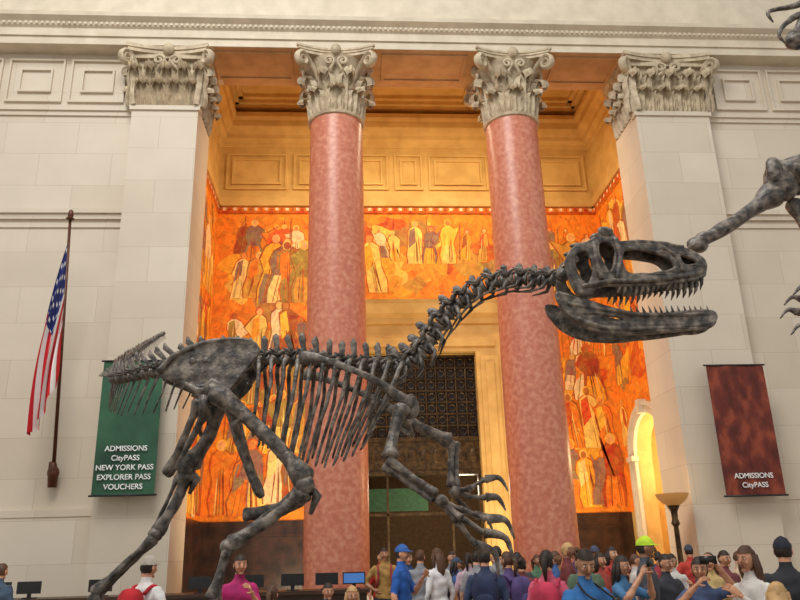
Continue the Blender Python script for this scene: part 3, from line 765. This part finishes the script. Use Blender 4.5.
for i, v in enumerate(mb.v):
    p = V(v); n_ = noise.noise_vector(p*9)*.008+noise.noise_vector(p*28)*.005; mb.v[i] = tuple(p+n_)
mb.obj('theropod_dinosaur_skeleton', [M_bone], True)

# rearing sauropod whose fore limbs enter at the right
mb = MB(); y = 6.4
bone(mb, (3.21, y, 4.30), (4.12, y, 4.86), .066, 1.0, 2.0, (0, 0, -.03), None, 14, 14)
ell(mb, (3.26, y, 4.31), (.11, .07, .08)); ell(mb, (3.33, y, 4.38), (.09, .07, .06))
ell(mb, (4.2, y, 4.98), (.17, .13, .22)); ell(mb, (4.36, y+.02, 5.02), (.15, .12, .18)); ell(mb, (4.12, y-.06, 5.05), (.09, .07, .15))
bone(mb, (4.25, y, 4.98), (5.4, y, 5.9), .1, 1.9, 1.6, None, None, 12, 12)
bone(mb, (4.3, y+.05, 4.8), (4.5, y, 3.9), .05, 1.7, 1.4)
bone(mb, (4.38, y-.03, 4.8), (4.56, y, 3.9), .035, 1.7, 1.4)
for (z, ln, dz) in ((3.78, .42, -.05), (3.66, .5, -.08), (3.52, .42, -.10), (3.86, .3, .02)):
    P = [V((4.5, y, z+.1)), V((4.5-ln*.45, y-.02, z+.02)), V((4.5-ln*.85, y-.02, z+dz*.3))]
    bone(mb, P[0], P[1], .032, 1.5, 1.5, None, None, 5, 8); bone(mb, P[1], P[2], .028, 1.5, 1.4, None, None, 5, 8)
    tube(mb, cat([P[2], P[2]+V((-.08, 0, .02)), P[2]+V((-.17, 0, -.06))], 4), [.034-.0036*i for i in range(9)], 8)
bone(mb, (4.5, y, 3.9), (4.5, y, 3.6), .06, 1.3, 1.3)
bone(mb, (4.95, y, 7.1), (4.62, y, 6.55), .06, 1.4, 1.4); ell(mb, (4.66, y, 6.62), (.09, .07, .12))
for a, b in (((4.72, 7.05), (4.45, 6.98)), ((4.7, 6.9), (4.52, 6.72)), ((4.8, 7.2), (4.56, 7.3))):
    tube(mb, cat([(4.95, y, a[1]+.1), (a[0], y, a[1]), (b[0], y, b[1]), (b[0]+.02, y, b[1]-.14)], 4), [.045-.003*i for i in range(13)], 8)
sp = cat([(7.2, y, 1.3), (6.7, y, 3.0), (6.1, y, 4.8), (5.6, y, 6.2), (5.4, y, 7.6), (5.2, y, 9.0)], 10)
for i in range(len(sp)-1): vertebra(mb, sp[i], (sp[i+1]-sp[i]).normalized(), .1, .2, .2, .1)
bone(mb, (5.4, y, 5.9), (5.6, y, 6.2), .1); bone(mb, (4.95, y, 7.1), (5.45, y, 7.2), .08)
for i in range(14):
    p = sp[8+i*2]
    for sd in (-1, 1): tube(mb, cat([p, p+V((-.2, sd*.45, -.05)), p+V((-.45, sd*.5, -.35)), p+V((-.55, sd*.3, -.75))] if i > 3 else [p, p+V((-.1, sd*.3, -.05)), p+V((-.3, sd*.3, -.25))], 4), .03, 6)
for sd in (-1, 1):
    bone(mb, (6.8, y+sd*.25, 2.9), (6.2, y+sd*.3, 2.0), .1); bone(mb, (6.2, y+sd*.3, 2.0), (6.5, y+sd*.3, 1.25), .08)
for i, v in enumerate(mb.v):
    p = V(v); mb.v[i] = tuple(p+noise.noise_vector(p*8)*.012+noise.noise_vector(p*25)*.004)
mb.obj('sauropod_dinosaur_skeleton', [M_bone], True)

def platform(x0, x1, y0, y1, h):
    mb = MB(); box(mb, x0+.1, x1-.1, y0+.1, y1-.1, 0, .12); box(mb, x0, x1, y0, y1, .12, h-.06); box(mb, x0+.05, x1-.05, y0+.05, y1-.05, h-.06, h)
    mb.obj('display_platform', [M_granite])
platform(-3.0, .3, 4.9, 7.2, PT); platform(5.6, 8.2, 5.4, 7.6, 1.15)

# ------------------------------------------------------------------ admissions desk
root = bpy.data.objects.new('admissions_desk', None); scn.collection.objects.link(root)
mb = MB(); box(mb, -8, .3, 14.2, 15.0, 0, 1.08); box(mb, -8.1, .35, 14.1, 15.1, 1.08, 1.14)
x = -7.9
while x < -.9: box(mb, x, x+1.1, 14.17, 14.2, .15, .98); x += 1.2
mb.obj('counter', [M_wood], False, root)
mb = MB()
for x in (-7.1, -6.0, -5.5, -4.3, -2.6, -1.7, -1.0, -.4, .08):
    box(mb, x-.2, x+.2, 14.4, 14.43, 1.22, 1.42); box(mb, x-.03, x+.03, 14.43, 14.47, 1.14, 1.3); box(mb, x-.1, x+.1, 14.38, 14.55, 1.14, 1.16)
box(mb, -.1, .26, 14.39, 14.4, 1.24, 1.40, 1)
for x in (-7.0, -6.5, -3.6):
    tube(mb, [(x, 14.4, 1.14), (x, 14.4, 1.5), (x+.1, 14.4, 1.58)], .02, 6); ell(mb, (x+.12, 14.38, 1.58), (.1, .06, .05))
mb.obj('monitors', [M_dark, mat_emit('screen', (70, 120, 190), .3)], False, root)

# ------------------------------------------------------------------ people
MC = {}
def cm(c, r=.8):
    if c not in MC: MC[c] = mat_plain('paint_%d_%d_%d' % c, c, r)
    return MC[c]
def person(name, x, y, top, rot, shirt, pants=(50, 56, 78), skin=(204, 148, 116), hair=(44, 30, 22), style='short', pose='down',
           sleeve=.55, cap=None, pack=None, yaw=0, pitch=0, female=False, prop=None):
    s = top/1.745
    sh = .19 if not female else .17
    J = {}
    for sd in (-1, 1):
        J['s', sd] = V((sd*sh, 0, 1.41))
        if pose == 'down': e, w = (sd*(sh+.06), .03, 1.12), (sd*(sh+.07), -.06, .87)
        elif pose == 'camera': e, w = (sd*(sh+.07), -.06, 1.14), (sd*.07, -.27, 1.29)
        elif pose == 'raise': e, w = (sd*(sh+.09), -.2, 1.30), (sd*.07, -.30, 1.56)
        elif pose == 'phone': e, w = ((sd*(sh+.06), -.1, 1.14), (sd*.08, -.3, 1.36)) if sd > 0 else ((sd*(sh+.06), .03, 1.12), (sd*(sh+.07), -.06, .87))
        elif pose == 'up': e, w = ((sd*(sh+.12), -.18, 1.45), (sd*(sh-.02), -.3, 1.68)) if sd > 0 else ((sd*(sh+.09), -.2, 1.3), (sd*.05, -.3, 1.5))
        else: e, w = ((sd*(sh+.16), .04, 1.16), (sd*(sh-.03), -.05, 1.02))
        J['e', sd], J['w', sd] = V(e), V(w)
    b = MB()
    rings = [(.80, .10, .09), (.86, .155, .115), (.95, .17 if not female else .175, .12), (1.05, .15 if not female else .135, .105), (1.15, .152 if not female else .13, .105), (1.27, .172 if not female else .15, .12), (1.37, sh-.01, .108), (1.43, sh*.8, .085), (1.465, .085, .07), (1.51, .056, .056), (1.60, .054, .056)]
    vs = []; fs = []; N = 20
    for z, rx, ry in rings:
        for k in range(N):
            a = 2*math.pi*k/N; vs.append((rx*math.cos(a), ry*math.sin(a), z))
    for i in range(len(rings)-1):
        for k in range(N): fs.append((i*N+k, i*N+(k+1) % N, (i+1)*N+(k+1) % N, (i+1)*N+k))
    fs += [tuple(range(N))[::-1], tuple((len(rings)-1)*N+k for k in range(N))]; b.add(vs, fs)
    segs = [(V((0, 0, .98)), V((0, 0, 1.40)), .15, 'torso'), (V((0, 0, 1.49)), V((0, 0, 1.62)), .05, 'neck')]
    def limb(p, q, r0, r1, lab):
        P = [p.lerp(q, t) for t in (0, .25, .5, .75, 1)]; bul = [0, .05, .06, .03, 0]
        tube(b, [p+(p-q).normalized()*r0*.6]+P+[q+(q-p).normalized()*r1*.6], [r0*.6]+[(r0+(r1-r0)*t)*(1+bul[i]) for i, t in enumerate((0, .25, .5, .75, 1))]+[r1*.6], 12)
        segs.append((p, q, (r0+r1)/2, lab))
    for sd in (-1, 1):
        k = .92 if female else 1
        limb(J['s', sd]+V((-sd*.03, 0, 0)), J['e', sd], .056*k+.004, .044*k+.004, 'ua'); limb(J['e', sd], J['w', sd], .044*k, .028, 'la')
        limb(V((sd*.085, 0, .87)), V((sd*.1, -.01, .48)), .088, .06, 'leg'); limb(V((sd*.1, -.01, .48)), V((sd*.105, .02, .09)), .058, .042, 'leg')
        limb(V((sd*.105, .03, .05)), V((sd*.12, -.15, .04)), .045, .036, 'shoe')
    ob = b.obj('tmp', [])
    md = ob.modifiers.new('r', 'REMESH'); md.mode = 'VOXEL'; md.voxel_size = .021
    ms = ob.modifiers.new('s', 'SMOOTH'); ms.iterations = 3; ms.factor = .6
    dg = bpy.context.evaluated_depsgraph_get(); me = bpy.data.meshes.new_from_object(ob.evaluated_get(dg))
    vs = [v.co.copy() for v in me.vertices]; fs = [tuple(p.vertices) for p in me.polygons]; cen = [p.center.copy() for p in me.polygons]
    bpy.data.objects.remove(ob); bpy.data.meshes.remove(me)
    out = MB(); ms_ = []
    for c in cen:
        best = 9; lab = 'torso'; tt = 0
        for p, q, r, l in segs:
            d = q-p; t = max(0, min(1, (c-p).dot(d)/d.dot(d))); dist = (c-(p+d*t)).length-r
            if dist < best: best, lab, tt = dist, l, t
        if lab == 'torso': m = 1 if c.z > .9 else 2
        elif lab == 'neck': m = 0 if c.z > 1.475 else 1
        elif lab == 'ua': m = 1 if tt < sleeve/.6 else 0
        elif lab == 'la': m = 1 if sleeve > .9 and tt < .93 else 0
        elif lab == 'leg': m = 2 if c.z < .93 else 1
        else: m = 3
        ms_.append(m)
    for i, p in enumerate(vs):
        if .85 < p.z < 1.42:
            nv = noise.noise_vector(V((p.x*7+x*9, p.y*7, p.z*11)))
            vs[i] = p + V((p.x, p.y, 0)).normalized()*(.005*math.sin(p.z*45+p.x*14+math.sin(p.y*20)))+nv*.008
    out.v = [tuple(p) for p in vs]; out.f = fs; out.m = ms_; out.c = [None]*len(fs)
    for sd in (-1, 1):
        w = J['w', sd]; d = (w-J['e', sd]).normalized()
        inward = V((-sd, 0, 0)); n = (inward-d*inward.dot(d)).normalized(); l = d.cross(n).normalized()
        if l.y > 0: l = -l
        tube(out, [w-d*.015, w+d*.02, w+d*.06, w+d*.088], [.026, .036, .042, .034], 10, 0, (n, .42))
        curl = .45 if pose == 'down' else .75
        for i, ln in enumerate((.068, .078, .073, .056)):
            p = w+d*.078+l*((1.5-i)*.019); dd = d.copy(); P = [p]
            for q, f in enumerate((.45, .32, .25)):
                dd = (dd+n*curl*.8).normalized(); p = p+dd*ln*f; P.append(p)
            tube(out, P, [.0095, .009, .008, .006], 6, 0)
        p = w+d*.03+l*.032; P = [p, p+(d*.5+l*.8+n*.3).normalized()*.035, p+(d*.75+l*.6+n*.5).normalized()*.065]
        tube(out, P, [.013, .011, .008], 6, 0)
    hc = V((0, -.02, 1.635)); H = MB(); seg = 14
    R = Matrix.Rotation(yaw, 3, 'Z') @ Matrix.Rotation(pitch, 3, 'X')
    def hp(d, k=1.0, kz=1.0):
        x_, y_, z_ = d.x*.071, d.y*.089, d.z*.110
        if d.z < 0: x_ *= 1-.30*(-d.z)**1.4; y_ *= (1-.12*(-d.z)) if d.y < 0 else (1-.35*(-d.z)**1.2)
        return V((x_*k, y_*k, z_*kz))
    grid = []
    for i in range(seg+1):
        a = -math.pi/2+math.pi*i/seg
        grid.append([V((math.cos(a)*math.cos(math.pi*j/seg), math.cos(a)*math.sin(math.pi*j/seg), math.sin(a))) for j in range(2*seg)])
    def shell(k, kz, keep, mat, dz=0):
        vs = []; fs = []; W = 2*seg
        for row in grid:
            for d in row:
                q = hp(d, k, kz); q.z += dz; q += q.normalized()*((.005*math.sin(d.x*23)*math.sin(d.y*19+d.z*9)+.003*math.sin(d.x*60)) if k > 1 else 0); vs.append(q)
        for i in range(seg):
            for j in range(W):
                idx = (i*W+j, i*W+(j+1) % W, (i+1)*W+(j+1) % W, (i+1)*W+j)
                c = (grid[i][j]+grid[i+1][(j+1) % W])*.5
                if keep(c): fs.append(idx)
        H.add(vs, fs, mat)
    shell(1, 1, lambda c: True, 0)
    tube(H, [(0, -.080, .02), (0, -.098, -.012), (0, -.105, -.028), (0, -.085, -.036)], [.008, .011, .015, .01], 8, 0)
    for sd in (-1, 1):
        ell(H, (sd*.028, -.0785, .006), (.013, .009, .0055), 5, 6); ell(H, (sd*.028, -.086, .006), (.006, .004, .0055), 6, 6)
        tube(H, [(sd*.014, -.086, .022), (sd*.028, -.087, .026), (sd*.043, -.077, .021)], .0035, 5, 4)
        ell(H, (sd*.072, .005, -.005), (.009, .018, .029), 0, 6)
        ell(H, (sd*.034, -.066, -.024), (.022, .014, .022), 0, 6)
    ell(H, (0, -.078, -.055), (.021, .009, .006), 8, 6); ell(H, (0, -.07, -.088), (.022, .016, .016), 0, 6)
    if style != 'bald':
        if style == 'short': keep = lambda c: (c.z > .42 or c.y > -.05) and c.z > -.45 and not (c.y < .15 and c.z < .05) 
        else: keep = lambda c: (c.z > .45 or c.y > -.25) and c.z > -.75
        shell(1.09, 1.08, keep, 4)
        if style == 'long':
            P_ = [(0, .05, .03), (0, .08, -.08), (0, .095, -.2), (0, .10, -.30)]
            tube(H, P_, [.072, .078, .07, .035], 12, 4, (V((0, 1, 0)), .55))
            for sd in (-1, 1): tube(H, [(sd*.062, .0, .04), (sd*.075, .01, -.08), (sd*.07, .03, -.2)], [.024, .028, .015], 8, 4)
        if style == 'pony': tube(H, [(0, .09, .04), (0, .14, .0), (0, .14, -.1), (0, .12, -.2)], [.028, .032, .027, .01], 8, 4); ell(H, (0, .09, .04), (.03, .03, .03), 4)
        if style == 'bun': ell(H, (0, .09, .06), (.045, .04, .04), 4)
    if cap:
        shell(1.15, 1.14, lambda c: c.z > .28, 7)
        vs = []; fs = []
        for i in range(9):
            a = math.pi+math.pi*(.12+.76*i/8); vs += [(.080*math.cos(a), .099*math.sin(a), .042), (.080*math.cos(a), .099*math.sin(a)-.07*math.sin(math.pi*i/8)**.6, .028)]
        for i in range(8): fs.append((2*i, 2*i+2, 2*i+3, 2*i+1))
        H.add(vs, fs, 7); ell(H, (0, 0, .126), (.01, .01, .006), 7, 5)
    out.add([R @ V(p)+hc for p in H.v], [], 0); o = len(out.v)-len(H.v)
    for f, m in zip(H.f, H.m): out.f.append(tuple(i+o for i in f)); out.m.append(m); out.c.append(None)
    tube(out, [(.075*math.cos(a), .062*math.sin(a)-.005, 1.47-.02*(1 if math.sin(a) < -.3 else 0)) for a in [2*math.pi*i/16 for i in range(17)]], .011, 6, 1)
    if pack:
        rbox(out, (0, .20, 1.22), (.15, .09, .22), 3.2, 9, 10); rbox(out, (0, .29, 1.13), (.11, .035, .11), 3, 9, 8)
        for sd in (-1, 1):
            tube(out, cat([(sd*.11, .13, 1.38), (sd*.12, .02, 1.455), (sd*.115, -.1, 1.38), (sd*.12, -.13, 1.22), (sd*.15, -.03, 1.08), (sd*.13, .13, 1.05)], 4), .02, 6, 9)
    if prop == 'camera':
        box(out, -.07, .07, -.40, -.34, 1.27, 1.36, 6); tube(out, [(0, -.40, 1.31), (0, -.49, 1.31)], [.036, .038], 14, 6); box(out, -.025, .025, -.39, -.35, 1.36, 1.385, 6)
        tube(out, cat([(-.07, -.36, 1.34), (-.1, -.16, 1.4), (-.07, 0, 1.49), (0, .06, 1.5), (.07, 0, 1.49), (.1, -.16, 1.4), (.07, -.36, 1.34)], 4), .009, 5, 6)
    if prop == 'phone':
        z = {'raise': 1.66, 'phone': 1.44, 'up': 1.72}.get(pose, 1.4); xx = .08 if pose in ('phone', 'up') else 0
        box(out, xx-.075, xx+.075, -.375, -.365, z-.035, z+.04, 6)
    out.v = [(p[0]*s, p[1]*s, p[2]*s) for p in out.v]
    mats = [cm(skin, .5), cm(shirt), cm(pants), cm((40, 36, 34)), cm(hair, .6), cm((226, 220, 212), .4), cm((24, 20, 20), .3), cm(cap or (30, 30, 30)), cm((170, 98, 84), .5), cm(pack or (30, 30, 30))]
    o = out.obj(name, mats, True); o.location = (x, y, 0); o.rotation_euler = (0, 0, rot)
    return o

DK = (40, 28, 22); BR = (86, 56, 38); BL = (186, 148, 98)
placed = []
def P(name, x, y, *a, **k):
    placed.append((x, y)); return person(name, x, y, *a, **k)
P('standing_man', -2.08, 8.5, 1.70, 2.6, (222, 220, 218), hair=DK, cap=(180, 170, 158), pack=(180, 26, 36), pose='hip')
P('standing_woman', -1.2, 9.0, 1.70, .3, (176, 34, 104), hair=DK, style='bun', female=True, pose='phone')
P('standing_woman', .62, 15.8, 1.77, .2, (176, 32, 30), hair=DK, female=True)
P('standing_man', .70, 11, 1.79, 1.2, (36, 92, 176), cap=(46, 90, 160), pose='phone')
P('standing_man', 1.14, 13, 1.74, 2.9, (130, 132, 140), hair=BR)
P('standing_woman', 1.32, 12, 1.75, -2.6, (214, 212, 214), hair=BR, style='long', female=True, sleeve=1)
P('standing_man', 1.80, 14.2, 1.72, .4, (110, 118, 130))
P('standing_woman', 1.92, 13, 1.68, 2.8, (186, 160, 176), hair=DK, style='pony', female=True)
P('standing_man', 1.60, 9.5, 1.70, 2.9, (46, 58, 88), pack=(34, 42, 74), hair=DK)
P('standing_woman', 1.98, 10, 1.66, -2.5, (90, 70, 120), pack=(80, 64, 116), hair=BR, style='pony', female=True)
P('standing_man', 2.52, 12, 1.66, 3.0, (60, 64, 72), hair=DK)
P('standing_woman', 1.97, 8, 1.65, 2.7, (196, 84, 110), pack=(184, 50, 78), hair=DK, style='pony', female=True)
P('standing_man_with_camera', 1.76, 6.0, 1.64, .35, (44, 104, 166), pose='camera', prop='camera', pitch=.35, skin=(190, 138, 108), yaw=-.3)
P('standing_woman', 2.72, 8, 1.58, .7, (60, 108, 150), pose='raise', prop='phone', hair=DK, style='long', female=True)
P('standing_man', 3.17, 8.5, 1.76, 1.3, (70, 74, 84), cap=(180, 214, 50), hair=DK, skin=(150, 104, 78))
P('standing_boy', 3.58, 9, 1.58, .4, (52, 54, 62), hair=DK, pose='phone')
P('standing_woman', 3.05, 6.9, 1.55, -.4, (66, 84, 120), pose='up', prop='phone', hair=DK, style='bun', female=True)
P('standing_woman', 3.25, 6.4, 1.63, -1.1, (222, 216, 210), hair=BR, style='long', female=True, pose='phone', sleeve=1)
P('standing_man', 3.75, 6.75, 1.69, 2.7, (40, 42, 48), cap=(32, 36, 50), pose='hip')
P('standing_child', 3.35, 5.7, 1.44, -.6, (60, 66, 76), hair=DK, pose='phone')
P('standing_child', .02, 8, 1.37, .2, (196, 180, 144), hair=BL, style='long', female=True)
P('standing_child', -.80, 8.5, 1.38, 2.9, (150, 60, 60), hair=BR, style='pony', female=True)
P('standing_child', -.24, 9, 1.38, .3, (70, 90, 120), hair=DK)
P('standing_child', 2.69, 5.0, 1.40, 2.6, (170, 60, 60), hair=BL, style='long', female=True)
P('standing_woman', 3.45, 11, 1.62, .6, (160, 66, 56), hair=DK, style='long', female=True)
P('standing_man', 3.0, 10.2, 1.65, 2.8, (84, 104, 84), hair=BR)
P('standing_man', 4.75, 10, 1.60, .3, (120, 58, 66), hair=DK)
P('standing_woman', 4.2, 9.2, 1.58, -.5, (196, 168, 112), hair=BR, style='long', female=True)
P('standing_man', -5.0, 12, 1.70, 2.9, (60, 80, 100), hair=BR)
rc = random.Random(9)
cols = [(180, 56, 46), (56, 90, 146), (204, 200, 196), (40, 44, 54), (140, 140, 146), (170, 130, 70), (80, 116, 90), (164, 100, 128), (70, 60, 90), (204, 184, 156), (44, 106, 134), (110, 48, 48)]
cnt = 0; tries = 0
while cnt < 20 and tries < 500:
    tries += 1
    y = rc.uniform(11, 15.8); x = rc.uniform(.04, .5)*y
    if x > 5.8 and y > 14.3: continue
    if min((x-a)**2+(y-b)**2 for a, b in placed) < .55**2: continue
    if min(abs(x/y-a/b) for a, b in placed if b < y+.1) < .008 and rc.random() < .8: continue
    fem = rc.random() < .5; cnt += 1; lo = .08 if x/y > .33 else 0
    P('standing_woman' if fem else 'standing_man', x, y, (rc.uniform(1.66, 1.84) if not fem else rc.uniform(1.58, 1.74))-lo, rc.choice((0, .5, -.5, 2.7, 3.1, -2.6, 1.4)), rc.choice(cols),
      hair=rc.choice((DK, DK, BR, BL)), style=rc.choice(('long', 'pony', 'bun')) if fem else 'short', female=fem, pose=rc.choice(('down', 'phone', 'down', 'hip')), skin=rc.choice(((204, 150, 118), (180, 128, 98), (140, 96, 70), (214, 164, 134))),
      pack=rc.choice((None, None, (50, 50, 60), (150, 50, 60))), cap=rc.choice((None, None, None, None, (60, 70, 90))))

# ------------------------------------------------------------------ lights
w = bpy.data.worlds.new('hall_daylight'); scn.world = w; w.use_nodes = True
bg = w.node_tree.nodes['Background']; bg.inputs[0].default_value = (1.0, .975, .935, 1); bg.inputs[1].default_value = .66
area('skylight', (-4, 2, 21), (2, 16, 6), 9, 2500, (1, .98, .94))
area('alcove_lamp', (2, 18.6, 13.6), (2, 21.8, 7.5), 8, 330, (1, .84, .56), .6)
area('alcove_uplight', (2, 19.6, 11.6), (2, 19.7, 15), 9, 42, (1, .70, .32), 2.6)
area('alcove_floor_light', (2, 18.6, .6), (2, 21.8, 6), 8, 380, (1, .86, .58), .6)
l = bpy.data.lights.new('passage_lamp', 'POINT'); l.energy = 200; l.color = (1, .78, .42); l.shadow_soft_size = .3
o = bpy.data.objects.new('passage_lamp', l); scn.collection.objects.link(o); o.location = (9, 19.7, 4.2)
l = bpy.data.lights.new('corridor_lamp', 'POINT'); l.energy = 70; l.color = (1, .85, .6); l.shadow_soft_size = .3
o = bpy.data.objects.new('corridor_lamp', l); scn.collection.objects.link(o); o.location = (3.5, 23.6, 3.6)

# ------------------------------------------------------------------ camera
cam = bpy.data.cameras.new('camera'); cam.lens = 34.4; cam.sensor_width = 36
co = bpy.data.objects.new('camera', cam); scn.collection.objects.link(co); scn.camera = co
R = Matrix(((.9977, .0053, -.0678), (-.0625, -.3229, -.9444), (-.0269, .9465, -.3218)))
co.matrix_world = Matrix.Translation((0, 0, 1.6)) @ R.to_quaternion().to_matrix().to_4x4()
